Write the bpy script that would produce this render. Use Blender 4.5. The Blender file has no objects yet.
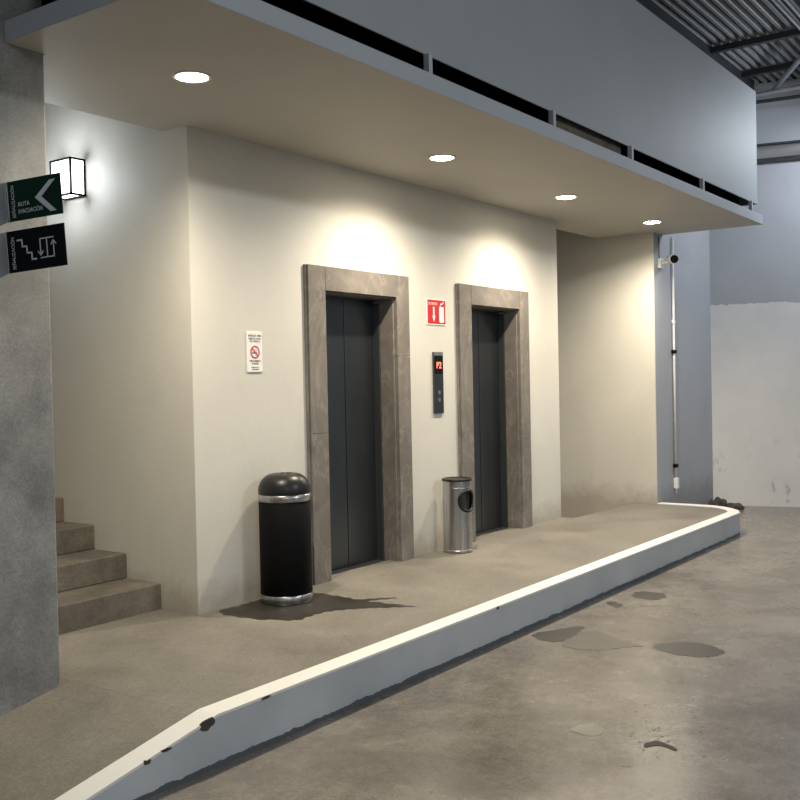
import bpy, bmesh, math, random
from mathutils import Vector, Matrix
random.seed(7)
sc = bpy.context.scene
COL = sc.collection

# ------------------------------------------------------------------ camera
Cp = Vector((-4.1902, -4.5624, 1.4))
Fd = Vector((0.81173, 0.58374, -0.0183)); Rt = Vector((0.58342, -0.81192, -0.02027))
Fd.normalize(); Up = Rt.cross(Fd).normalized(); Rt = Fd.cross(Up).normalized()
cd = bpy.data.cameras.new('camera'); cam = bpy.data.objects.new('camera', cd); COL.objects.link(cam)
m = Matrix((Rt, Up, -Fd)).transposed().to_4x4(); m.translation = Cp
cam.matrix_world = m
cd.sensor_width = 36; cd.lens = 997.3 / 800 * 36; cd.clip_start = .05; cd.clip_end = 200
sc.camera = cam

# ------------------------------------------------------------------ world and garage lights
w = bpy.data.worlds.new('world'); sc.world = w; w.use_nodes = True
w.node_tree.nodes['Background'].inputs[0].default_value = (.87, .94, 1, 1)
w.node_tree.nodes['Background'].inputs[1].default_value = .30

def area(name, loc, target, size, size_y, power, color):
    l = bpy.data.lights.new(name, 'AREA'); l.shape = 'RECTANGLE'; l.size = size; l.size_y = size_y
    l.energy = power; l.color = color
    o = bpy.data.objects.new(name, l); COL.objects.link(o); o.location = loc
    o.rotation_euler = (Vector(target) - Vector(loc)).to_track_quat('-Z', 'Y').to_euler()
    return o
COOL = (.84, .90, 1)
NEUT = (.95, .97, 1)
area('garage_tube_light', (7.7, -2.6, 4.2), (7.3, -1.4, 2.6), 1.0, .12, 42, COOL)
area('garage_tube_light', (1.5, -8.0, 4.4), (1.5, -4.5, 0), 1.2, .3, 90, NEUT)
area('garage_tube_light', (-5.5, -8.0, 4.4), (-4.0, -3.0, 0), 1.2, .3, 50, NEUT)

WARM = (1, .875, .69)
DOWN = [(-.636, -.741), (1.749, -.70), (3.745, -.68), (5.623, -.719)]
for x, y in DOWN:
    l = bpy.data.lights.new('downlight_beam', 'SPOT'); l.energy = 205; l.color = WARM
    l.spot_size = math.radians(155); l.spot_blend = 1; l.shadow_soft_size = .045
    o = bpy.data.objects.new('downlight_beam', l); COL.objects.link(o); o.location = (x, y, 2.955)

sc.view_settings.view_transform = 'Standard'; sc.view_settings.look = 'None'
sc.view_settings.gamma = 1; sc.view_settings.use_curve_mapping = False
sc.view_settings.exposure = .42

# ------------------------------------------------------------------ materials
class N:
    def __init__(s, name):
        s.m = bpy.data.materials.new(name); s.m.use_nodes = True
        s.t = s.m.node_tree; s.b = s.t.nodes['Principled BSDF']
        s.tc = s.t.nodes.new('ShaderNodeTexCoord')
    def n(s, k, **kw):
        x = s.t.nodes.new(k)
        for a, b in kw.items(): setattr(x, a, b)
        return x
    def l(s, a, b): s.t.links.new(a, b)
    def co(s, scale=(1, 1, 1)):
        mp = s.n('ShaderNodeMapping'); mp.inputs['Scale'].default_value = scale
        s.l(s.tc.outputs['Object'], mp.inputs['Vector']); return mp.outputs[0]
    def noise(s, sc_, det=5, rough=.6, scale=(1, 1, 1), dist=0):
        x = s.n('ShaderNodeTexNoise'); x.inputs['Scale'].default_value = sc_
        x.inputs['Detail'].default_value = det; x.inputs['Roughness'].default_value = rough
        x.inputs['Distortion'].default_value = dist
        s.l(s.co(scale), x.inputs['Vector']); return x.outputs['Fac']
    def ramp(s, f, stops):
        r = s.n('ShaderNodeValToRGB'); e = r.color_ramp.elements
        while len(e) < len(stops): e.new(.5)
        for i, (p, c) in enumerate(stops):
            e[i].position = p; e[i].color = (*c, 1) if not isinstance(c, (int, float)) else (c, c, c, 1)
        s.l(f, r.inputs[0]); return r.outputs[0]
    def mix(s, f, a, b, mode='MIX'):
        x = s.n('ShaderNodeMix', data_type='RGBA', blend_type=mode)
        for sock, v in ((x.inputs[0], f), (x.inputs[6], a), (x.inputs[7], b)):
            if isinstance(v, (int, float)): sock.default_value = v
            elif isinstance(v, tuple): sock.default_value = (*v, 1)
            else: s.l(v, sock)
        return x.outputs[2]
    def math(s, op, a, b=0., clamp=False):
        x = s.n('ShaderNodeMath', operation=op); x.use_clamp = clamp
        for sock, v in ((x.inputs[0], a), (x.inputs[1], b)):
            if isinstance(v, (int, float)): sock.default_value = v
            else: s.l(v, sock)
        return x.outputs[0]
    def sep(s):
        x = s.n('ShaderNodeSeparateXYZ'); s.l(s.tc.outputs['Object'], x.inputs[0]); return x.outputs
    def step(s, v, a, b):
        x = s.n('ShaderNodeMapRange'); x.inputs[1].default_value = a; x.inputs[2].default_value = b
        s.l(v, x.inputs[0]); return x.outputs[0]
    def bump(s, f, strength=.2, dist=.01):
        x = s.n('ShaderNodeBump'); x.inputs['Strength'].default_value = strength
        x.inputs['Distance'].default_value = dist
        s.l(f, x.inputs['Height']); s.l(x.outputs[0], s.b.inputs['Normal'])
    def set(s, color=None, rough=None, metal=None):
        for k, v in (('Base Color', color), ('Roughness', rough), ('Metallic', metal)):
            if v is None: continue
            if isinstance(v, tuple): s.b.inputs[k].default_value = (*v, 1)
            elif isinstance(v, (int, float)): s.b.inputs[k].default_value = v
            else: s.l(v, s.b.inputs[k])
        return s.m

def simple(name, c, rough=.5, metal=0, var=.12, nscale=18, spec=None):
    k = N(name); f = k.noise(nscale, 4)
    a = tuple(x * (1 - var) for x in c); b = tuple(min(1, x * (1 + var)) for x in c)
    k.set(k.ramp(f, [(.3, a), (.7, b)]), rough, metal)
    if spec is not None: k.b.inputs['Specular IOR Level'].default_value = spec
    return k.m

def emit(name, c, s):
    k = N(name); k.set((0, 0, 0), .5); k.b.inputs['Emission Color'].default_value = (*c, 1)
    k.b.inputs['Emission Strength'].default_value = s; return k.m

def plaster(name, c, dirt=(.28, .24, .19), low=True):
    k = N(name)
    f = k.noise(1.1, 6, .55); a = tuple(x * .9 for x in c)
    col = k.ramp(f, [(.3, a), (.7, c)])
    if low:                                    # scuffed, dirty foot of the wall
        z = k.sep()[2]
        h = k.math('ADD', z, k.math('MULTIPLY', k.noise(7, 5, .7), -.34))
        g = k.math('SUBTRACT', 1, k.step(h, -.16, .06), True)
        g = k.math('MULTIPLY', g, .62)
        col = k.mix(g, col, dirt)
        s2 = k.ramp(k.noise(5, 7, .7, (1, 1, .5)), [(.62, 0.), (.72, 1.)])
        z2 = k.math('SUBTRACT', 1, k.step(z, 0., 1.1), True)
        col = k.mix(k.math('MULTIPLY', k.math('MULTIPLY', s2, z2), .22), col, dirt)
    n2 = k.noise(26, 7, .65)
    k.bump(k.math('ADD', n2, k.math('MULTIPLY', k.noise(3, 3), 3)), .18, .006)
    return k.set(col, .62)

def concrete(name, dark, light, rough=(.4, .6), big=.8, fine=9, bump=.15, stain=None, spots=True, dist=.15):
    k = N(name)
    f1 = k.noise(big, 9, .68, dist=dist); f2 = k.noise(fine, 6, .7)
    f = k.math('ADD', k.math('MULTIPLY', f1, .72), k.math('MULTIPLY', f2, .28))
    col = k.ramp(f, [(.36, dark), (.64, light)])
    gr = k.ramp(k.noise(75, 3, .6), [(.35, .82), (.65, 1.12)])
    col = k.mix(1., col, gr, 'MULTIPLY')
    if stain:
        s = k.ramp(k.noise(1.3, 8, .62, (1, 1, 1), .8), [(.54, 0.), (.68, 1.)])
        col = k.mix(k.math('MULTIPLY', s, .6), col, stain)
    if spots:
        v = k.n('ShaderNodeTexVoronoi'); v.inputs['Scale'].default_value = 7
        k.l(k.co(), v.inputs['Vector'])
        sp = k.math('LESS_THAN', v.outputs['Distance'], k.math('MULTIPLY', k.ramp(k.noise(.9, 2), [(.5, 0.), (.75, 1.)]), .16))
        col = k.mix(k.math('MULTIPLY', sp, .35), col, tuple(x * .3 for x in dark))
    r = k.n('ShaderNodeMapRange'); r.inputs[3].default_value = rough[0]; r.inputs[4].default_value = rough[1]
    r.inputs[1].default_value = .3; r.inputs[2].default_value = .7
    k.l(f1, r.inputs[0])
    k.bump(k.noise(60, 6, .7), bump, .004)
    return k.set(col, r.outputs[0])

M = {}
M['wall'] = plaster('warm_white_plaster', (.60, .585, .53))
M['recesswall'] = plaster('recess_plaster', (.60, .585, .53), low=False)
M['graywall'] = plaster('grey_painted_plaster', (.36, .375, .40), (.2, .2, .2))
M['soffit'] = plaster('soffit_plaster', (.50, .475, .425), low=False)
M['fascia'] = plaster('fascia_grey_paint', (.36, .39, .42), low=False)
M['panel'] = plaster('bulkhead_grey_paint', (.29, .32, .335), low=False)
M['floor'] = concrete('parking_concrete', (.105, .092, .078), (.265, .24, .205), (.14, .36), .9, 16, .25, (.12, .1, .085))
M['platform'] = concrete('platform_concrete', (.118, .108, .09), (.218, .202, .17), (.5, .72), 1.1, 22, .3, None)
M['step'] = concrete('step_concrete', (.075, .064, .05), (.175, .152, .122), (.6, .8), 3.2, 22, .3, None)
M['column'] = concrete('column_concrete', (.15, .152, .148), (.35, .35, .33), (.4, .6), 1.9, 6, .12, (.14, .14, .13))
M['deck'] = simple('galvanised_deck', (.33, .35, .355), .5, .2)
M['steel'] = simple('dark_steel_paint', (.045, .05, .055), .5, .2)
M['pipe'] = simple('galvanised_pipe', (.42, .44, .46), .4, .5)
M['black'] = simple('matte_black', (.003, .003, .0035), .6, 0, .2, spec=.12)
M['blackgloss'] = simple('satin_black_lid', (.009, .009, .0095), .36, 0, .2, spec=.35)
M['white'] = simple('white_plastic', (.72, .72, .70), .4)
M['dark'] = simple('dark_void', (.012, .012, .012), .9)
M['trimring'] = simple('downlight_trim_white', (.8, .78, .72), .5)
M['lampglass'] = emit('lit_downlight_lens', (1, .88, .68), 65)
M['lantern'] = emit('lit_lantern_glass', (.92, .96, 1), 4.2)
M['red'] = simple('safety_red', (.55, .012, .02), .45, 0, .06)
M['signwhite'] = simple('sign_white', (.80, .79, .76), .45, 0, .03)
M['signgreen'] = simple('sign_dark_green', (.005, .026, .017), .6, 0, .1, spec=.1)
M['signblack'] = simple('sign_black', (.004, .006, .007), .6, 0, .1, spec=.1)
M['signgrey'] = simple('sign_light_grey', (.55, .58, .65), .5, 0, .05)
M['bracket'] = simple('sign_bracket_grey', (.16, .175, .19), .45, .2, .08)
M['ink'] = simple('grey_ink', (.12, .12, .11), .6, 0, .05)
M['led'] = emit('red_led', (1, .10, .05), 5)
M['rubble'] = simple('dark_rubble', (.055, .05, .048), .85, 0, .5, 30)

# brushed elevator steel
k = N('elevator_steel'); f = k.noise(3, 5, .6, (60, 60, 1)); g = k.noise(1.3, 4)
k.set(k.ramp(k.math('ADD', k.math('MULTIPLY', f, .4), k.math('MULTIPLY', g, .6)), [(.3, (.08, .092, .102)), (.7, (.13, .143, .153))]), .28, .88); M['lift'] = k.m
k = N('jamb_steel'); f = k.noise(3, 5, .6, (60, 60, 1))
k.set(k.ramp(f, [(.3, (.05, .055, .058)), (.7, (.09, .095, .098))]), .4, .6); M['jamb'] = k.m
# chrome band with soft vertical streaks
k = N('brushed_chrome'); f = k.noise(9, 4, .7, (1, 1, .05))
k.set(k.ramp(f, [(.3, (.22, .22, .225)), (.7, (.62, .62, .62))]), .27, .95); M['chrome'] = k.m
# stone cladding
k = N('grey_brown_marble')
f1 = k.noise(2.6, 8, .6, dist=1.2); f2 = k.noise(1.2, 9, .62, (1, 1, .55), 2.2)
c = k.ramp(f1, [(.3, (.125, .112, .098)), (.55, (.178, .16, .14)), (.75, (.24, .218, .192))])
v = k.ramp(f2, [(.485, 0.), (.5, 1.), (.515, 0.)])
c = k.mix(k.math('MULTIPLY', v, .22), c, (.46, .43, .39)); k.set(c, .42); M['stone'] = k.m
M['joint'] = simple('stone_joint', (.05, .045, .04), .8)
# kerb paint
k = N('kerb_grey_paint'); z = k.sep()[2]; f = k.noise(1.6, 6, .6)
c = k.ramp(f, [(.3, (.37, .395, .415)), (.7, (.48, .51, .53))])
h = k.math('ADD', z, k.math('MULTIPLY', k.math('SUBTRACT', k.noise(9, 6, .7), .5), .05))
c = k.mix(k.math('SUBTRACT', 1, k.math('GREATER_THAN', h, -.199), True), c, (.085, .098, .11))
sc1 = k.ramp(k.noise(3, 7, .75, (.5, 1, 5)), [(.66, 0.), (.70, 1.)])
c = k.mix(k.math('MULTIPLY', sc1, .5), c, (.17, .18, .19))
k.bump(k.noise(25, 6, .7), .25, .005); M['kerb'] = k.set(c, .5)
k = N('kerb_white_paint'); f = k.noise(12, 7, .7)
M['stripe'] = k.set(k.ramp(f, [(.27, (.40, .39, .35)), (.36, (.72, .72, .68))]), .5)
# two tone far wall, wavy paint line, scuffs low down
k = N('far_wall_two_tone'); s = k.sep(); z = s[2]
hz = k.math('ADD', z, k.math('MULTIPLY', k.noise(3, 8, .7), -.16))
t = k.math('GREATER_THAN', hz, 2.19)
lo = k.ramp(k.noise(1.3, 6), [(.3, (.60, .60, .60)), (.7, (.69, .685, .675))])
up = k.ramp(k.noise(1.3, 6), [(.3, (.33, .345, .375)), (.7, (.38, .395, .42))])
c = k.mix(t, lo, up)
sm = k.ramp(k.noise(4.5, 8, .7, (1, 1, .45)), [(.58, 0.), (.64, 1.)])
zz = k.math('SUBTRACT', 1, k.step(z, -.1, .75), True)
c = k.mix(k.math('MULTIPLY', k.math('MULTIPLY', sm, zz), .7), c, (.2, .19, .18))
k.bump(k.noise(20, 6), .25, .006); M['farwall'] = k.set(c, .6)
# wet patches
k = N('wet_concrete'); f = k.noise(5, 6, .6)
M['wet'] = k.set(k.ramp(f, [(.3, (.014, .012, .010)), (.7, (.04, .035, .029))]), .42)
k = N('dried_water_mark'); f = k.noise(5, 6, .6)
M['drywet'] = k.set(k.ramp(f, [(.3, (.075, .066, .055)), (.7, (.105, .093, .077))]), .42)
k = N('pale_residue'); M['pale'] = k.set(k.ramp(k.noise(9, 5), [(.3, (.215, .205, .165)), (.7, (.265, .25, .205))]), .6)

# ------------------------------------------------------------------ mesh helpers
def link(name, bm, mat, parent=None, smooth=False, bevel=0, segs=2):
    bmesh.ops.remove_doubles(bm, verts=bm.verts, dist=1e-6)
    bmesh.ops.recalc_face_normals(bm, faces=bm.faces)
    me = bpy.data.meshes.new(name); bm.to_mesh(me); bm.free()
    for mt in (mat if isinstance(mat, list) else [mat]): me.materials.append(mt)
    o = bpy.data.objects.new(name, me); COL.objects.link(o)
    if smooth:
        for p in me.polygons: p.use_smooth = True
    if bevel:
        b = o.modifiers.new('bevel', 'BEVEL'); b.width = bevel; b.segments = segs; b.limit_method = 'ANGLE'
    if parent: o.parent = parent
    return o
def tag(o, label=None, cat=None, group=None, kind=None):
    if label: o['label'] = label
    if cat: o['category'] = cat
    if group: o['group'] = group
    if kind: o['kind'] = kind
    return o
def empty(name, loc, rz=0):
    o = bpy.data.objects.new(name, None); COL.objects.link(o); o.location = loc; o.rotation_euler.z = rz
    o.empty_display_size = .1
    return o
def box(bm, x0, x1, y0, y1, z0, z1, mi=0):
    v = [bm.verts.new(p) for p in ((x0,y0,z0),(x1,y0,z0),(x1,y1,z0),(x0,y1,z0),(x0,y0,z1),(x1,y0,z1),(x1,y1,z1),(x0,y1,z1))]
    for f in ((0,3,2,1),(4,5,6,7),(0,1,5,4),(1,2,6,5),(2,3,7,6),(3,0,4,7)):
        bm.faces.new([v[i] for i in f]).material_index = mi
def prism(bm, pts, z0, z1):
    a = [bm.verts.new((x, y, z0)) for x, y in pts]; b = [bm.verts.new((x, y, z1)) for x, y in pts]
    n = len(pts); bm.faces.new(a[::-1]); bm.faces.new(b)
    for i in range(n): bm.faces.new((a[i], a[(i+1) % n], b[(i+1) % n], b[i]))
def lathe(bm, prof, n=48, c=(0, 0), cap=True):
    rings = []
    for r, z in prof:
        rings.append([bm.verts.new((c[0] + r*math.cos(2*math.pi*i/n), c[1] + r*math.sin(2*math.pi*i/n), z)) for i in range(n)])
    for a, b in zip(rings, rings[1:]):
        for i in range(n): bm.faces.new((a[i], a[(i+1) % n], b[(i+1) % n], b[i]))
    if cap: bm.faces.new(rings[0][::-1]); bm.faces.new(rings[-1])
def tube(bm, pts, r, n=12):
    pts = [Vector(p) for p in pts]; rings = []
    for i, p in enumerate(pts):
        d = (pts[min(i+1, len(pts)-1)] - pts[max(i-1, 0)]).normalized()
        a = d.cross(Vector((0, 0, 1)) if abs(d.z) < .9 else Vector((1, 0, 0))).normalized(); b = d.cross(a)
        rr = r[i] if isinstance(r, (list, tuple)) else r
        rings.append([bm.verts.new(p + rr*(math.cos(2*math.pi*j/n)*a + math.sin(2*math.pi*j/n)*b)) for j in range(n)])
    for a, b in zip(rings, rings[1:]):
        for j in range(n): bm.faces.new((a[j], a[(j+1) % n], b[(j+1) % n], b[j]))
    bm.faces.new(rings[0][::-1]); bm.faces.new(rings[-1])
def bx(name, d, mat, parent=None, bevel=0):
    bm = bmesh.new(); box(bm, *d); return link(name, bm, mat, parent, bevel=bevel)
def struct(name, bm, mat, bevel=0):
    return tag(link(name, bm, mat, bevel=bevel), kind='structure')

KZ = -.2225; H = 2.978; DK = 4.95; KY = -1.4516; KI = -1.335

def platform_z(x, y):
    z = 0.
    if x < -1.24: z = max(-.19 * (-1.24 - x), KZ + .004)
    if x > 4.9 and y > -.16:
        t = max(0, min(1, (x - 4.9) / 1.0)); z += (KZ + .004) * min(1, (y + .16) / (.46 + (1 - t) * .5))
    return z

# ------------------------------------------------------------------ floors
bm = bmesh.new()
v = [bm.verts.new(p) for p in ((-14, -16, KZ), (12, -16, KZ), (12, 3, KZ), (-14, 3, KZ))]; bm.faces.new(v)
struct('floor', bm, M['floor'])
# kerb line (outer, inner) from the ramp foot round the far corner to the grey wall
outer = [(-2.38, KY), (-1.24, KY)] + [(x, KY) for x in (0, 1.5, 3, 4.5, 5.6)] + [(6.0, -1.448), (6.16, -1.385), (6.28, -1.29), (6.375, -1.18), (6.43, -1.07), (6.447, -.96), (6.447, -.7), (6.445, -.452)]
inner = [(-2.38, KI), (-1.24, KI)] + [(x, KI) for x in (0, 1.5, 3, 4.5, 5.6)] + [(5.97, -1.332), (6.09, -1.295), (6.17, -1.235), (6.24, -1.16), (6.285, -1.07), (6.30, -.96), (6.315, -.7), (6.325, -.452)]
bm = bmesh.new()
xs = [-2.4 + .05*i for i in range(int((6.36 + 2.4)/.05) + 1)]; ys = [-1.40 + .05*i for i in range(int(4.2/.05) + 1)]
def inside(x, y):
    if x < 5.95: return y > KI - .06
    if y > .34 and x > 4.9: return x < 6.36
    if x > 6.335: return False
    best = None
    for (ax, ay), (bx_, by) in zip(inner, inner[1:]):
        if min(ay, by) - 1e-9 <= y <= max(ay, by) + 1e-9 and ax > 5.9:
            t = (y - ay) / (by - ay + 1e-12); best = ax + t*(bx_ - ax)
    return best is not None and x < best + .06 or y > -.452
vm = {}
def gv(x, y):
    k_ = (round(x, 3), round(y, 3))
    if k_ not in vm: vm[k_] = bm.verts.new((x, y, platform_z(x, y)))
    return vm[k_]
for i in range(len(xs)-1):
    for j in range(len(ys)-1):
        cx, cy = (xs[i]+xs[i+1])/2, (ys[j]+ys[j+1])/2
        if inside(cx, cy): bm.faces.new((gv(xs[i], ys[j]), gv(xs[i+1], ys[j]), gv(xs[i+1], ys[j+1]), gv(xs[i], ys[j+1])))
struct('floor_platform', bm, M['platform'])

# ------------------------------------------------------------------ walls
bm = bmesh.new()
D1 = (1.233, 2.09, 2.055); D2 = (3.193, 4.05, 2.055)
box(bm, 0, D1[0], 0, .32, KZ, DK); box(bm, D1[1], D2[0], 0, .32, KZ, DK); box(bm, D2[1], 4.9, 0, .32, KZ, DK)
box(bm, D1[0], D1[1], 0, .32, D1[2], DK); box(bm, D2[0], D2[1], 0, .32, D2[2], DK)
box(bm, 0, 4.9, .32, 3, KZ, DK)
struct('wall_elevator', bm, M['wall'])
bm = bmesh.new(); box(bm, 4.9, 6.345, 2.4, 2.6, -.4, DK); struct('wall_recess', bm, M['recesswall'])
bm = bmesh.new(); box(bm, 6.33, 6.345, -.452, 2.6, -.4, DK); struct('wall_recess_side', bm, M['wall'])
bm = bmesh.new(); box(bm, 6.345, 8.3, -.45, 0, KZ - .2, DK); struct('wall_grey', bm, M['graywall'])
bm = bmesh.new(); prism(bm, [(8.19, -.40), (8.19, 0), (8.5, 0), (10.9, -9.5), (10.45, -9.5)], KZ - .1, DK)
struct('wall_far', bm, M['farwall'])
bm = bmesh.new(); box(bm, -2.4, 0, 2.9, 3.0, KZ, DK); box(bm, -1.5, -1.4, -.02, 2.9, KZ, DK); struct('wall_stairwell', bm, M['recesswall'])

# stair side: flush closing faces handled by wall_elevator; column
bm = bmesh.new(); box(bm, -3.4, -1.31, -.465, -.03, KZ, DK)
struct('column', bm, M['column'], bevel=.008)

# steel deck roof
bm = bmesh.new(); pitch = .095; y = -6.2; prof = []
while y < 3.05:
    prof += [(y, DK + .075), (y + .032, DK + .075), (y + .040, DK + .008), (y + .050, DK), (y + .078, DK), (y + .088, DK + .008)]; y += pitch
a = [bm.verts.new((-6, py, pz)) for py, pz in prof]; b = [bm.verts.new((11, py, pz)) for py, pz in prof]
for i in range(len(prof)-1): bm.faces.new((a[i], a[i+1], b[i+1], b[i]))
box(bm, -6, 11, -6.2, 3.05, DK + .08, DK + .11)
struct('ceiling', bm, M['deck'])

# ------------------------------------------------------------------ canopy, bulkhead
CL, CR, CF, CB = -1.512, 6.61, -1.54, .225
bm = bmesh.new()
prism(bm, [(CL, CF), (CR, CF), (CR, -.451), (6.329, -.451), (6.329, CB), (4.901, CB), (4.901, -.001), (-.001, -.001), (-.001, CB), (-1.3, CB), (-1.3, -.467), (CL, -.467)], H, H + .02)
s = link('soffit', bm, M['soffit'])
bm = bmesh.new()
prism(bm, [(CL - .004, CF - .004), (CR + .004, CF - .004), (CR + .004, -.452), (CR - .03, -.452), (CR - .03, CF + .03), (CL + .03, CF + .03), (CL + .03, -.468), (CL - .004, -.468)], H + .0005, 3.075)
f = link('fascia', bm, M['fascia'], bevel=.003)
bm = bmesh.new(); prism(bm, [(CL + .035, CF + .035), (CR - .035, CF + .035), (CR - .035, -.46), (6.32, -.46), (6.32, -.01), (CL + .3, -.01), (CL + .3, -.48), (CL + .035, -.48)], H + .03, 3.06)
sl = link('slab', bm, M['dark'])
root = empty('canopy', (2.5, CF, H))
tag(root, 'long flat plastered canopy above the lift doors with recessed downlights in its underside', 'canopy')
bpy.context.view_layer.update()
for o in (s, f, sl): o.parent = root; o.matrix_parent_inverse = root.matrix_world.inverted()

PZ0, PZ1, PX = 3.188, 4.372, 6.585
bm = bmesh.new()
prism(bm, [(CL, -1.5), (PX, -1.5), (PX, -.9), (PX - .05, -.9), (PX - .05, -1.488), (CL + .05, -1.488), (CL + .05, -.73), (CL, -.73)], PZ0, PZ1)
o = link('bulkhead_panel', bm, M['panel'], bevel=.004)
tag(o, 'tall smooth grey painted bulkhead panel above the dark slot over the canopy', 'wall panel')
for i, (x, where) in enumerate([(.36, 'in the slot over the first lift door'), (1.84, 'in the slot above the second downlight'),
                      (3.16, 'in the slot above the third downlight, right end of the brown board'),
                      (4.80, 'in the slot left of the fourth downlight'), (6.285, 'at the right end of the slot by the canopy corner')]):
    bm = bmesh.new(); box(bm, x, x + .035, -1.53, -1.495, 3.076, PZ0 - .001)
    names = ['leftmost of the five', 'second from the left of the five', 'middle one of the five', 'fourth from the left of the five', 'rightmost of the five']
    tag(link('spacer_post', bm, M['fascia']), f'short pale grey post between canopy edge and bulkhead, {names[i]}', 'post', 'spacer posts in the canopy slot')
bm = bmesh.new()
x = 1.95
while x < 3.12: box(bm, x, x + .036, -1.44, -1.43, 3.062, 3.30); box(bm, x + .036, x + .045, -1.438, -1.43, 3.062, 3.30); x += .045
tag(link('ribbed_board', bm, M['step']), 'brown ribbed board standing inside the dark slot above the third downlight', 'board')
bm = bmesh.new()                                        # added near-black sheets that block light and keep the void behind the bulkhead dark
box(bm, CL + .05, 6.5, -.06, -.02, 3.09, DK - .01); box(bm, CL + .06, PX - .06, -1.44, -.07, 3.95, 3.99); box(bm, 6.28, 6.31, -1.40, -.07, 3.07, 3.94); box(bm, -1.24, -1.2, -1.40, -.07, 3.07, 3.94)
tag(link('ceiling_void_blackout', bm, M['dark']), kind='structure')

# ------------------------------------------------------------------ roof steel
for i, (x, lb) in enumerate([(3.9, 'black steel purlin under the ribbed roof deck, leftmost and nearest'), (6.62, 'black steel purlin under the ribbed roof deck, middle one of three'),
                             (7.72, 'black steel purlin under the ribbed roof deck, nearest the far wall')]):
    bm = bmesh.new(); box(bm, x, x + .03, -6, -.9, 4.89, DK - .001); box(bm, x - .02, x + .05, -6, -.9, 4.88, 4.89)
    tag(link('roof_purlin', bm, M['steel']), lb, 'beam', 'purlins under the roof deck')
bm = bmesh.new(); box(bm, 1.5, 8.2, -1.02, -1.0, 4.80, DK - .002); box(bm, 1.5, 8.2, -1.05, -.97, 4.79, 4.80)
tag(link('roof_girder', bm, M['steel']), 'black steel girder running along the roof right above the bulkhead panel', 'beam')
bm = bmesh.new()
tube(bm, [(8.0, -.6, 4.72), (8.05, -1.6, 4.74), (8.25, -5.5, 4.74)], .028)
tag(link('roof_pipe', bm, M['pipe']), 'thin grey pipe just below the roof deck against the far wall, upper one', 'pipe', 'pipes under the roof')
bm = bmesh.new()
tube(bm, [(8.02, -.6, 4.66), (8.1, -1.6, 4.64), (8.4, -5.5, 4.62)], .022)
tag(link('roof_pipe', bm, M['steel']), 'thin black pipe just below the roof deck against the far wall, lower one', 'pipe', 'pipes under the roof')
bm = bmesh.new()
tube(bm, [(7.0, -1.9, 4.80), (8.2, -1.25, 4.80)], .03)
tag(link('roof_brace', bm, M['pipe']), 'slanting grey brace under the roof deck between purlin and far wall', 'beam')
bm = bmesh.new()
for i in range(2): tube(bm, [(3, -2.05 - .09*i, 4.80), (8.3, -2.05 - .09*i, 4.80)], .017, 8)
tag(link('roof_conduit', bm, M['pipe']), 'pair of slim grey conduits strapped under the deck at the upper right', 'conduit')
# big duct along the far wall
def far_x(y): return 8.19 + (-.40 - y) * .248
bm = bmesh.new(); tube(bm, [(far_x(-.5) - .09, -.5, 4.09), (far_x(-9) - .09, -9, 4.09)], .072, 20)
dct = link('far_wall_pipe', bm, M['signwhite'], smooth=True)
tag(dct, 'thick pale grey pipe running along the far wall right of the bulkhead', 'pipe')
bm = bmesh.new()  # black tubes stand in for the shadow lines above and below the pipe
tube(bm, [(far_x(-.5) - .05, -.5, 4.19), (far_x(-9) - .05, -9, 4.19)], .016)
tag(link('far_wall_shadow_line', bm, M['steel']), 'shadow line modelled as a thin black tube just above the thick pale pipe on the far wall', 'cable')
bm = bmesh.new()
tube(bm, [(far_x(-.5) - .05, -.5, 3.985), (far_x(-9) - .05, -9, 3.985)], .016)
tag(link('far_wall_shadow_line', bm, M['steel']), 'shadow line modelled as a thin black tube just below the thick pale pipe on the far wall', 'cable')

# ------------------------------------------------------------------ kerb
def kz(x): return platform_z(x, -1.4) if x < 0 else 0
def densify(pts):
    out = []
    for p, q in zip(pts, pts[1:]):
        n = max(1, int(math.hypot(q[0]-p[0], q[1]-p[1]) / .06)) if p[0] < 5.8 else 2
        out += [(p[0] + (q[0]-p[0])*i/n, p[1] + (q[1]-p[1])*i/n) for i in range(n)]
    return out + [pts[-1]]
def pair(o_, i_):
    O, I = [], []
    for a in range(len(o_)-1):
        n = max(1, int(math.hypot(o_[a+1][0]-o_[a][0], o_[a+1][1]-o_[a][1]) / .06))
        for k_ in range(n):
            t = k_/n
            O.append(tuple(o_[a][c]+(o_[a+1][c]-o_[a][c])*t for c in (0, 1))); I.append(tuple(i_[a][c]+(i_[a+1][c]-i_[a][c])*t for c in (0, 1)))
    O.append(o_[-1]); I.append(i_[-1]); return O, I
O, I = pair(outer, inner)
def sweep(name, zf0, zf1, mat, parent, off=0, jit=0):
    bm = bmesh.new(); R_ = []
    for k_, ((ox, oy), (ix, iy)) in enumerate(zip(O, I)):
        d = Vector((ox-ix, oy-iy)).normalized() * off; j = (random.random()-.5)*jit
        z0, z1 = zf0(ox), zf1(ox)
        R_.append([bm.verts.new(p) for p in ((ox+d.x*(1+j), oy+d.y*(1+j), z0), (ox+d.x, oy+d.y, z1 + j*.1), (ix, iy, z1), (ix, iy, z0))])
    for a, b in zip(R_, R_[1:]):
        for i in range(4): bm.faces.new((a[i], a[(i+1) % 4], b[(i+1) % 4], b[i]))
    bm.faces.new(R_[0]); bm.faces.new(R_[-1][::-1])
    return link(name, bm, mat, parent)
kr = empty('kerb', (0, 0, 0)); tag(kr, 'long curved concrete kerb around the platform, blue-grey face and white painted top', 'kerb')
sweep('kerb_body', lambda x: KZ, lambda x: max(kz(x), KZ + .003) + .001, M['kerb'], kr)
st = sweep('painted_stripe', lambda x: max(kz(x), KZ + .003) - .007, lambda x: max(kz(x), KZ + .003) + .005, M['stripe'], kr, .003, 0)
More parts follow.
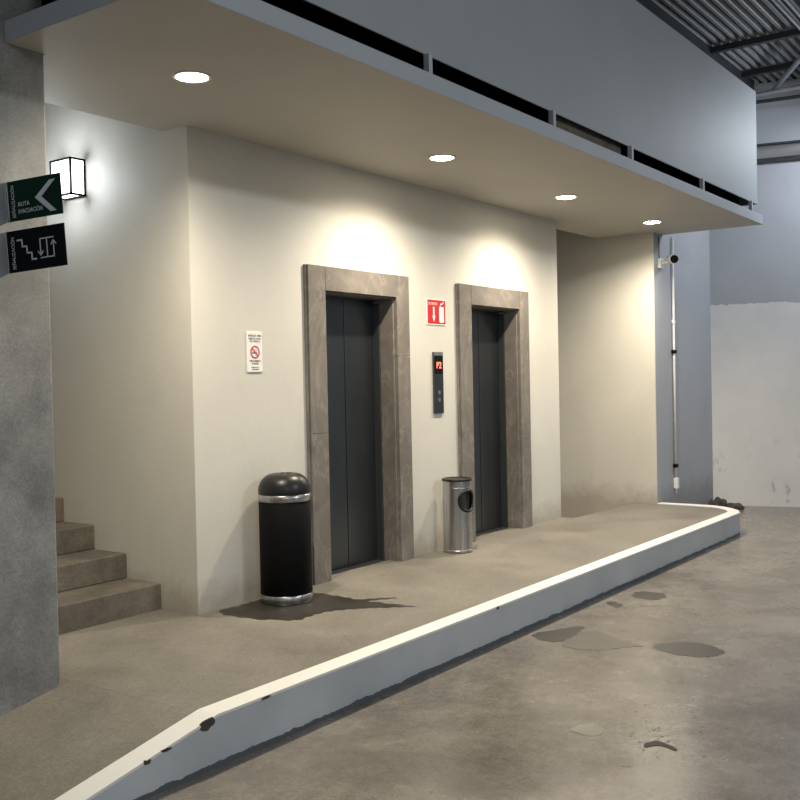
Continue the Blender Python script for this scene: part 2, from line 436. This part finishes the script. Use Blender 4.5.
st['label'] = 'worn white paint stripe'
rnd = random.Random(11)
for cx_, w_, h_ in ((-1.30, .045, .022), (-1.62, .018, .010), (-1.52, .030, .007), (-.95, .030, .006), (1.12, .012, .010)):
    bm = bmesh.new(); zt = kz(cx_) - .002; a = []
    for j in range(12):
        an = 2*math.pi*j/12; q = 1 + (rnd.random()-.5)*.6
        a.append((cx_ + w_*q*math.cos(an), zt - h_*.4 + h_*q*math.sin(an)))
    v0 = [bm.verts.new((x_, KY - .0048, z_)) for x_, z_ in a]; v1 = [bm.verts.new((x_, KY + .002, z_)) for x_, z_ in a]
    bm.faces.new(v0); bm.faces.new(v1[::-1])
    for j in range(12): bm.faces.new((v0[j], v1[j], v1[(j+1) % 12], v0[(j+1) % 12]))
    ch = link('chip', bm, M['joint'], kr); ch['label'] = 'dark chipped spot'

# ------------------------------------------------------------------ staircase
sr = empty('staircase', (-.65, .33, 0)); tag(sr, 'rough brown concrete staircase rising behind the concrete column', 'stairs')
for i in range(7):
    y0 = .33 + .325*i; z1 = .163*(i+1)
    bm = bmesh.new(); box(bm, -.74, .648, y0 - .33, 2.89 - .33, z1 - .163 - (.1 if i == 0 else 0), z1 - .0015*0)
    bmesh.ops.subdivide_edges(bm, edges=bm.edges[:], cuts=8, use_grid_fill=True)
    for vv in bm.verts:
        vv.co.z += (random.random()-.5)*.0012; vv.co.y += (random.random()-.5)*.0004 if vv.co.y < y0 - .3 else 0
    link('step', bm, M['step'], sr, bevel=.008)

# ------------------------------------------------------------------ elevator entrances
def entrance(x0, x1, o0, o1, label, jz):
    r = empty('elevator_entrance', (x0, 0, 0)); tag(r, label, 'elevator door')
    def L(a): return a - x0
    YF = -.035; top = 2.226; ot = 2.055
    g = .0025
    bx('jamb_cladding', (0, L(o0), YF, -.001, 0, jz - .55 - g), M['stone'], r, .002)
    bx('jamb_cladding', (0, L(o0), YF, -.001, jz - .55, top), M['stone'], r, .002)
    bx('jamb_cladding', (L(o1), L(x1), YF, -.001, 0, jz - g), M['stone'], r, .002)
    bx('jamb_cladding', (L(o1), L(x1), YF, -.001, jz, top), M['stone'], r, .002)
    bx('lintel_cladding', (L(o0) + g, L(o1) - g, YF, -.001, ot, top), M['stone'], r, .002)
    # reveals
    bx('reveal_cladding', (L(o0), L(o0) + .012, 0, .125, 0, ot - .012), M['stone'], r)
    bx('reveal_cladding', (L(o1) - .012, L(o1), 0, .125, 0, ot - .012), M['stone'], r)
    bx('soffit_cladding', (L(o0), L(o1), 0, .125, ot - .012, ot), M['stone'], r)
    # steel frame and two sliding leaves
    bm = bmesh.new()
    box(bm, L(o0), L(o0) + .03, .126, .186, 0, ot - .04); box(bm, L(o1) - .03, L(o1), .126, .186, 0, ot - .04); box(bm, L(o0), L(o1), .126, .186, ot - .02, ot)
    link('steel_frame', bm, M['jamb'], r)
    xm = o0 + (o1 - o0) * .56
    bx('door_leaf', (L(o0) + .002, L(xm) - .001, .194, .224, .004, ot), M['lift'], r, .003)
    bx('door_leaf', (L(xm) + .001, L(o1) - .002, .19, .2, .004, ot), M['lift'], r, .002)
    bx('threshold', (L(o0), L(o1), .10, .26, -.01, .0015), M['jamb'], r)
    bm = bmesh.new(); box(bm, -.014, -.001, YF + .012, -.001, 0, top); link('edge_trim', bm, M['stone'], r, bevel=.004)
    return r
entrance(1.05, 2.256, 1.233, 2.09, 'larger nearer grey steel lift door in a brown-grey marble surround beside the black bin', 1.60)
entrance(3.0, 4.228, 3.193, 4.05, 'smaller farther grey steel lift door in a marble surround behind the steel ash bin', .84)

# ------------------------------------------------------------------ downlights
spots = ['leftmost of the four, nearest the stairs', 'second from the left of four', 'third from the left of four', 'rightmost of the four, nearest the camera']
for (x, y), sp in zip(DOWN, spots):
    r = empty('downlight', (x, y, H)); tag(r, f'round lit downlight in canopy soffit, {sp}', 'light', 'downlights in the canopy')
    bm = bmesh.new(); lathe(bm, [(.082, -.006), (.098, -.006), (.10, -.0005), (.082, -.0005), (.082, -.006)], 40, cap=False); link('trim_ring', bm, M['trimring'], r, True)
    bm = bmesh.new(); lathe(bm, [(.0815, -.0005), (.0815, -.004)], 40); link('lens', bm, M['lampglass'], r)

# ------------------------------------------------------------------ wall lantern
r = empty('wall_lantern', (0, .98, 2.67)); tag(r, 'lit square lantern with white glass and black frame on the stairwell wall', 'lamp')
W, Hh, P = .125, .245, .105      # box runs along +Y and out along -X
P = .12; LY = .22
bx('glass_body', (-P + .006, -.012, .006, LY - .006, .010, Hh - .010), M['lantern'], r)
bm = bmesh.new(); t = .013
for yy in (0, LY - t):
    for xx in (-P, -.013): box(bm, xx, xx + t, yy, yy + t, 0, Hh)
for zz in (0, Hh - t):
    box(bm, -P, 0, 0, t, zz, zz + t); box(bm, -P, 0, LY - t, LY, zz, zz + t); box(bm, -P, -P + t, 0, LY, zz, zz + t); box(bm, -.013, 0, 0, LY, zz, zz + t)
link('frame', bm, M['black'], r)
bx('back_plate', (-.012, -.001, .01, LY - .01, .01, Hh - .01), M['black'], r)
l = bpy.data.lights.new('lantern_light', 'POINT'); l.energy = 9; l.color = (.88, .94, 1); l.shadow_soft_size = .09
lo = bpy.data.objects.new('lantern_light', l); COL.objects.link(lo); lo.parent = r; lo.location = (-P - .14, LY/2, Hh/2)

# ------------------------------------------------------------------ text helper
def text(name, s, size, mat, parent, mtx, align='LEFT', ext=.0006, sx=1.):
    c = bpy.data.curves.new(name, 'FONT'); c.body = s; c.size = size; c.align_x = align; c.extrude = ext
    o = bpy.data.objects.new(name, c); COL.objects.link(o)
    bpy.context.view_layer.update()
    me = bpy.data.meshes.new_from_object(o.evaluated_get(bpy.context.evaluated_depsgraph_get()))
    bpy.data.objects.remove(o); bpy.data.curves.remove(c)
    me.transform(mtx @ Matrix.Diagonal((sx, 1, 1, 1)))
    me.materials.clear(); me.materials.append(mat)
    n = bpy.data.objects.new(name, me); COL.objects.link(n); n.parent = parent; return n
def wm(x, y, z, right=(1, 0, 0), up=(0, 0, 1)):
    R_, U_ = Vector(right).normalized(), Vector(up).normalized(); mm = Matrix((R_, U_, R_.cross(U_))).transposed().to_4x4(); mm.translation = (x, y, z); return mm
def poly(bm, pts, y0, y1):        # outline in (x, z), extruded along y
    a = [bm.verts.new((x, y0, z)) for x, z in pts]; b = [bm.verts.new((x, y1, z)) for x, z in pts]; n = len(pts)
    bm.faces.new(a); bm.faces.new(b[::-1])
    for i in range(n): bm.faces.new((a[i], b[i], b[(i+1) % n], a[(i+1) % n]))

# ------------------------------------------------------------------ flag signs on the column
def flag(name, z0, h, base, mat, label, face, W=.295):
    ax, ay = -1.580, -.554
    ang = math.atan2(-.286, .085)
    r = empty(name, (ax, ay, z0 - .02), ang); r.rotation_euler.y = -.068; tag(r, label, 'sign')
    bx('face', (0, W, 0, .004, 0, h), mat, r)
    # bent mounting flange, slanting back to the column on the left
    c, s_ = math.cos(-ang), math.sin(-ang)
    def loc(wx, wy, z): dx, dy = wx-ax, wy-ay; return (dx*c-dy*s_, dx*s_+dy*c, z)
    bm = bmesh.new()
    q = [(-1.582, -.555, 0), (-1.582, -.555, h), (-1.86, -.468, h - .09), (-1.86, -.468, -.15)]
    a = [bm.verts.new(loc(x, y, z)) for x, y, z in q]; b = [bm.verts.new(loc(x, y + .004, z)) for x, y, z in q]
    bm.faces.new(a); bm.faces.new(b[::-1])
    for i in range(4): bm.faces.new((a[i], b[i], b[(i+1) % 4], a[(i+1) % 4]))
    link('mounting_flange', bm, M['bracket'], r)
    face(r, W, h); return r
def face1(r, W, h):
    bx('fold_line', (.006, .011, -.0015, -.0002, .003, h - .003), M['signgrey'], r)
    text('lettering', 'RUTA', .027, M['signgrey'], r, wm(.062, -.0008, .062), sx=.9)
    text('lettering', 'EVACUACIÓN', .027, M['signgrey'], r, wm(.062, -.0008, .030), sx=.75)
    text('lettering', 'SEÑALIZACIÓN', .023, M['signgrey'], r, wm(.045, -.0008, .014, (0, 0, 1), (-1, 0, 0)), sx=.9)
    bm = bmesh.new()
    poly(bm, [(.268, h-.022), (.238, h-.022), (.155, h*.50), (.232, .018), (.264, .018), (.190, h*.50)], -.0015, -.0002)
    link('arrow', bm, M['signgrey'], r)
def face2(r, W, h):
    text('lettering', 'SEÑALIZACIÓN', .023, M['signgrey'], r, wm(.040, -.0008, .012, (0, 0, 1), (-1, 0, 0)), sx=.9)
    bm = bmesh.new(); t = .007; x, z = .058, .140
    pts = [(x, z)]
    for i in range(3): x += .024; pts.append((x, z)); z -= .031; pts.append((x, z))
    x += .022; pts.append((x, z))
    for p, q in zip(pts, pts[1:]): box(bm, min(p[0], q[0]) - t/2, max(p[0], q[0]) + t/2, -.0015, -.0002, min(p[1], q[1]) - t/2, max(p[1], q[1]) + t/2)
    link('stairs_symbol', bm, M['signgrey'], r)
    bm = bmesh.new(); t = .005
    for d in ((.178, .248, .132, .132), (.178, .248, .048, .048), (.213, .213, .048, .132), (.178, .178, .065, .132), (.248, .248, .048, .112)):
        box(bm, d[0]-t/2, d[1]+t/2, -.0015, -.0002, d[2]-t/2, d[3]+t/2)
    for cx, cz, s in ((.178, .056, -1), (.248, .122, 1)):
        for sx in (-1, 1): poly(bm, [(cx, cz), (cx + sx*.014, cz - s*.018), (cx + sx*.014, cz - s*.025), (cx, cz - s*.008)][::1], -.0015, -.0002)
    link('lift_symbol', bm, M['signgrey'], r)
flag('evacuation_sign', 2.165, .178, 0, M['signgreen'], 'dark green evacuation route sign with a left arrow, upper of the two on the column', face1)
flag('stairs_and_lift_sign', 1.938, .185, 0, M['signblack'], 'black sign with stairs and lift symbols, lower of the two on the column', face2, .31)

# ------------------------------------------------------------------ signs and call panel on the wall
r = empty('no_smoking_sign', (.467, 0, 1.482)); tag(r, 'small white no smoking notice on the wall left of the nearer lift door', 'sign')
bx('plate', (0, .14, -.008, 0, 0, .262), M['signwhite'], r, .002)
for s_, z, sz in (('ESPACIO 100%', .230, .019), ('LIBRE DE HUMO', .212, .0155), ('DE TABACO', .195, .0165), ('PROHIBIDO', .066, .019), ('FUMAR', .049, .019), ('Gracias por su', .028, .012), ('comprensión', .015, .012)):
    text('lettering', s_, sz, M['ink'], r, wm(.07, -.0088, z), 'CENTER')
k_ = simple('prohibition_red', (.50, .04, .06), .5); bm = bmesh.new()
n = 32; cx, cz = .07, .130
for i in range(n):
    a0, a1 = 2*math.pi*i/n, 2*math.pi*(i+1)/n
    poly(bm, [(cx+.042*math.cos(a0), cz+.042*math.sin(a0)), (cx+.042*math.cos(a1), cz+.042*math.sin(a1)), (cx+.033*math.cos(a1), cz+.033*math.sin(a1)), (cx+.033*math.cos(a0), cz+.033*math.sin(a0))], -.010, -.0082)
poly(bm, [(cx-.028, cz+.022), (cx-.022, cz+.028), (cx+.028, cz-.022), (cx+.022, cz-.028)], -.0105, -.0082)
link('prohibition_ring', bm, k_, r)
bm = bmesh.new(); box(bm, cx-.026, cx+.020, -.0095, -.0082, cz-.009, cz-.001); box(bm, cx+.008, cx+.012, -.0095, -.0082, cz+.004, cz+.018); link('cigarette_symbol', bm, M['ink'], r)

r = empty('fire_extinguisher_sign', (2.545, 0, 1.862)); tag(r, 'square red fire extinguisher sign on the wall between the two lift doors', 'sign')
bx('plate', (0, .285, -.006, 0, 0, .215), M['signwhite'], r, .001)
bx('red_face', (.010, .275, -.0075, -.006, .010, .205), M['red'], r)
text('lettering', 'EXTINTOR', .031, M['signwhite'], r, wm(.022, -.0082, .163), sx=.86)
bm = bmesh.new(); poly(bm, [(.088, .148), (.088, .075), (.074, .075), (.098, .025), (.122, .075), (.108, .075), (.108, .148)], -.009, -.0077); link('arrow', bm, M['signwhite'], r)
bm = bmesh.new(); poly(bm, [(.178, .030), (.186, .020), (.240, .020), (.248, .030), (.248, .140), (.236, .158), (.224, .162), (.224, .175), (.248, .186), (.248, .193), (.196, .175), (.202, .162), (.190, .158), (.178, .140)], -.009, -.0077)
link('extinguisher_symbol', bm, M['signwhite'], r)
bx('valve_symbol', (.200, .236, -.0098, -.009, .150, .168), M['ink'], r)

r = empty('call_panel', (2.618, 0, 1.133)); tag(r, 'narrow vertical lift call panel with red digits between the two lift doors', 'call panel')
bx('body', (0, .139, -.016, 0, 0, .506), M['lift'], r, .002)
bx('cap', (.004, .135, -.0185, -.016, .478, .502), M['bracket'], r)
disp = bx('display', (.010, .129, -.0185, -.016, .325, .474), M['black'], r)
text('digits', 'P2', .074, M['led'], disp, wm(.070, -.0195, .372), 'CENTER', .0006, 1.0)
for z in (.11, .17):
    bm = bmesh.new(); a = []; 
    for i in range(24): a.append((.07 + .017*math.cos(i*math.pi/12), z + .017*math.sin(i*math.pi/12)))
    poly(bm, a, -.020, -.016); link('button', bm, M['chrome'], r)

# ------------------------------------------------------------------ bins
r = empty('trash_can', (.585, -.195, .0022)); tag(r, 'tall black cylindrical rubbish bin with domed lid and chrome bands beside the nearer lift door', 'bin')
R0 = .17
bm = bmesh.new(); lathe(bm, [(R0 - .006, .0), (R0, .003), (R0, .052), (R0 - .004, .056)], 64); o = link('base_band', bm, M['chrome'], r, True); o['label'] = 'shiny chrome band'
bm = bmesh.new(); lathe(bm, [(R0 - .005, .054), (R0 - .003, .056), (R0 - .003, .648), (R0 - .005, .65)], 64); link('body', bm, M['black'], r, True)
bm = bmesh.new(); lathe(bm, [(R0 - .006, .648), (R0 + .001, .65), (R0 + .001, .692), (R0 - .005, .695)], 64); o = link('collar_band', bm, M['chrome'], r, True); o['label'] = 'shiny chrome band'
bm = bmesh.new()
pr_ = [(R0 - .006, .694), (R0 - .002, .698)] + [(R0*(.42 + .575*math.cos(a*math.pi/24)), .708 + .115*math.sin(a*math.pi/24)) for a in range(0, 13)] + [(.060, .824), (.052, .819), (.05, .78)]
lathe(bm, pr_, 64); link('domed_lid', bm, M['blackgloss'], r, True)

r = empty('ash_bin', (2.69, -.172, 0)); tag(r, 'small shiny steel litter bin with a round black-rimmed opening beside the farther lift door', 'bin')
R1, HB = .118, .598; hc, hr = .425, .080; th0 = math.radians(-101)
bm = bmesh.new(); n, mz = 144, 110; grid = []
for j in range(mz + 1):
    z = .025 + (HB - .04) * j / mz; grid.append([bm.verts.new((R1*math.cos(2*math.pi*i/n), R1*math.sin(2*math.pi*i/n), z)) for i in range(n)])
for j in range(mz):
    for i in range(n):
        th = 2*math.pi*(i + .5)/n; z = .025 + (HB - .04)*(j + .5)/mz
        d = (th - th0 + math.pi) % (2*math.pi) - math.pi
        if math.hypot(d*R1, z - hc) < hr: continue
        bm.faces.new((grid[j][i], grid[j][(i+1) % n], grid[j+1][(i+1) % n], grid[j+1][i]))
link('body', bm, M['chrome'], r, True)
bm = bmesh.new(); lathe(bm, [(R1 - .02, .03), (R1 - .02, HB - .03)], 48); link('inner_liner', bm, M['dark'], r, True)
bm = bmesh.new(); pts = []
for i in range(49):
    a = 2*math.pi*i/48; u_, v_ = (hr + .004)*math.cos(a), (hr + .004)*math.sin(a); th = th0 + u_/R1
    pts.append(((R1 + .004)*math.cos(th), (R1 + .004)*math.sin(th), hc + v_))
tube(bm, pts, .011, 8); link('opening_rim', bm, M['blackgloss'], r, True)
bm = bmesh.new(); lathe(bm, [(R1 - .004, 0), (R1 + .004, .004), (R1 + .004, .022), (R1, .028)], 64); link('base_ring', bm, M['chrome'], r, True)
bm = bmesh.new(); lathe(bm, [(R1 - .006, HB - .018), (R1 + .006, HB - .014), (R1 + .007, HB + .002), (R1 - .004, HB + .006), (R1 - .012, HB - .002)], 64); link('top_rim', bm, M['blackgloss'], r, True)
bm = bmesh.new(); lathe(bm, [(R1 + .0005, HB - .075), (R1 + .0025, HB - .072), (R1 + .0025, HB - .066), (R1 + .0005, HB - .063)], 64, cap=False); link('bead', bm, M['chrome'], r, True)

# ------------------------------------------------------------------ security camera and conduit
r = empty('security_camera', (6.50, -.45, 2.655)); tag(r, 'white bullet security camera with black front on the grey wall under the canopy', 'camera')
bx('junction_box', (-.05, .05, -.035, 0, -.06, .05), M['white'], r, .008)
bm = bmesh.new(); tube(bm, [(.0, -.03, .0), (.02, -.09, .0), (.04, -.11, .035)], [.028, .018, .016], 12); link('arm', bm, M['white'], r, True)
dv = Vector((-.75, -.64, -.10)).normalized(); c0 = Vector((.06, -.10, .04))
bm = bmesh.new(); tube(bm, [c0, c0 + dv*.02, c0 + dv*.13, c0 + dv*.14], [.035, .05, .05, .048], 24); hs = link('housing', bm, M['white'], r, True)
bm = bmesh.new(); tube(bm, [c0 + dv*.135, c0 + dv*.15], [.046, .044], 24); link('lens', bm, M['black'], hs)
bm = bmesh.new(); tube(bm, [(-.03, -.012, .05), (-.03, -.012, .297)], .006, 8); link('cable', bm, M['steel'], r)

r = empty('wall_conduit', (6.86, -.45, .02)); tag(r, 'thin galvanised conduit running down the grey wall below the security camera', 'conduit')
bm = bmesh.new(); tube(bm, [(0, -.022, .22), (0, -.022, 2.957)], .013, 12); link('pipe', bm, M['white'], r, True)
bm = bmesh.new(); tube(bm, [(.032, -.016, .36), (.032, -.016, 1.70)], .008, 10); tube(bm, [(.032, -.016, 1.70), (.0, -.022, 1.78)], .008, 10); link('side_pipe', bm, M['pipe'], r, True)
for z in (1.66, .36):
    bx('clamp', (-.035, .028, -.045, 0, z - .02, z + .02), M['black'], r, .004)
bx('coupling', (-.016, .016, -.040, -.004, 1.98, 2.02), M['white'], r, .003)
bx('outlet_box', (-.012, .045, -.045, 0, .10, .22), M['white'], r, .004)
bm = bmesh.new(); tube(bm, [(.0, -.022, .22), (.0, -.022, .04)], .012, 10); link('drip_end', bm, M['pipe'], r)

# ------------------------------------------------------------------ rubble behind the kerb
def rock(x, y, sx, sy, sz, label, seed, sharp=.3):
    rnd = random.Random(seed); bm = bmesh.new(); bmesh.ops.create_icosphere(bm, subdivisions=3, radius=1)
    for v_ in bm.verts:
        d = v_.co.normalized(); f_ = 1 + sharp*math.sin(5*d.x + seed)*math.cos(4*d.y - seed) + (rnd.random()-.5)*.16
        v_.co = Vector((d.x*sx*f_, d.y*sy*f_, max(d.z*sz*f_, -sz*.6)))
    o = link('rubble_piece', bm, M['rubble']); o.location = (x, y, KZ + sz*.6)
    tag(o, label, 'rubble', 'rubble behind the kerb')
rock(7.95, -.60, .10, .09, .075, 'dark lump of rubble behind the far kerb corner, biggest and tallest', 1)
rock(7.92, -.80, .09, .10, .045, 'dark low lump of rubble behind the far kerb corner, rightmost', 5)
rock(8.10, -.44, .06, .05, .05, 'small dark lump of rubble at the foot of the far wall corner, leftmost', 9)
rock(7.7, -.72, .05, .06, .035, 'small dark lump of rubble nearest the white kerb top', 12)

# ------------------------------------------------------------------ puddles and marks on the floors
def blob(name, pts, z, mat, label, cat='puddle', n=14, amp=.06, group=None):
    rnd = random.Random(len(label)); P_ = [Vector(p) for p in pts]; N_ = len(P_); out = []
    for i in range(N_):
        p0, p1, p2, p3 = P_[i-1], P_[i], P_[(i+1) % N_], P_[(i+2) % N_]
        for k_ in range(n):
            t = k_/n; q = .5*((2*p1) + (p2-p0)*t + (2*p0-5*p1+4*p2-p3)*t*t + (3*p1-p0-3*p2+p3)*t**3)
            fr = sum(math.sin((q.x*37 + q.y*51)*f_ + f_*2.1) / f_ for f_ in (1, 2.3, 4.1)) * .35
            out.append((q.x + (fr + (rnd.random()-.5)*.3)*amp*.5, q.y + (math.sin((q.x*43 - q.y*29)*1.7)*.4 + (rnd.random()-.5)*.3)*amp*.5))
    bm = bmesh.new(); a = [bm.verts.new((x, y, z + .0012)) for x, y in out]; b = [bm.verts.new((x, y, z)) for x, y in out]
    f_ = bm.faces.new(a); L_ = len(a)
    for i in range(L_): bm.faces.new((a[i], b[i], b[(i+1) % L_], a[(i+1) % L_]))
    bmesh.ops.triangulate(bm, faces=[f_])
    return tag(link(name, bm, mat), label, cat, group)
blob('puddle', [(.12, -.06), (.34, -.035), (.8, -.06), (.86, -.42), (.84, -.55), (1.0, -.76), (.84, -.68), (.86, -1.0), (.70, -.80), (.46, -.62), (.22, -.60), (.10, -.34)], .0004, M['wet'], 'dark wet patch on the platform around the foot of the black bin')
blob('puddle', [(1.40, -1.545), (1.60, -1.62), (1.76, -1.72), (1.52, -1.78), (1.36, -1.77), (1.30, -1.70)], KZ + .0006, M['wet'], 'dark wet patch at the left end of the long stain on the parking floor', amp=.04)
blob('puddle', [(1.60, -1.70), (1.69, -1.84), (1.58, -2.05), (1.50, -2.22), (1.40, -2.14), (1.28, -2.05), (1.24, -1.86), (1.42, -1.75)], KZ + .0003, M['drywet'], 'half dried brown wet patch in the middle of the long stain on the parking floor', amp=.05)
blob('puddle', [(1.55, -2.28), (1.70, -2.38), (1.74, -2.52), (1.64, -2.68), (1.50, -2.66), (1.43, -2.54), (1.46, -2.36)], KZ + .0006, M['wet'], 'dark oval wet patch on the parking floor, right end of the long stain', amp=.03)
blob('puddle', [(2.93, -1.62), (2.97, -1.78), (2.86, -1.86), (2.72, -1.80), (2.78, -1.64)], KZ + .0004, M['wet'], 'small dark wet patch on the parking floor, farthest one near the kerb', amp=.05)
blob('puddle', [(2.52, -1.57), (2.50, -1.66), (2.38, -1.70), (2.42, -1.60)], KZ + .0004, M['wet'], 'tiny dark wet spot touching the kerb foot beside the small wet patch', amp=.05)
blob('puddle', [(-.02, -2.50), (.09, -2.55), (.06, -2.63), (-.04, -2.64), (-.06, -2.57)], KZ + .0004, M['pale'], 'pale greenish dried spot on the near parking floor', 'stain', amp=.02)
rnd = random.Random(3); bm = bmesh.new()
for i in range(55):
    cx = rnd.gauss(.15, .32); cy = rnd.gauss(-2.88, .13); s_ = rnd.uniform(.004, .011); a = rnd.random()*6
    vs = [bm.verts.new((cx + s_*(1+.4*rnd.random())*math.cos(a+j*.9), cy + .8*s_*math.sin(a+j*.9), KZ + .001)) for j in range(7)]
    bm.faces.new(vs)
tag(link('floor_specks', bm, M['joint']), 'scatter of small dark specks on the shiny near parking floor', 'specks', kind='stuff')
blob('puddle', [(-.02, -2.86), (.04, -2.90), (.0, -2.99), (-.03, -3.0), (-.01, -2.92), (-.06, -2.88)], KZ + .0012, M['joint'], 'thin dark crooked wet mark among the specks on the near parking floor', amp=.01)
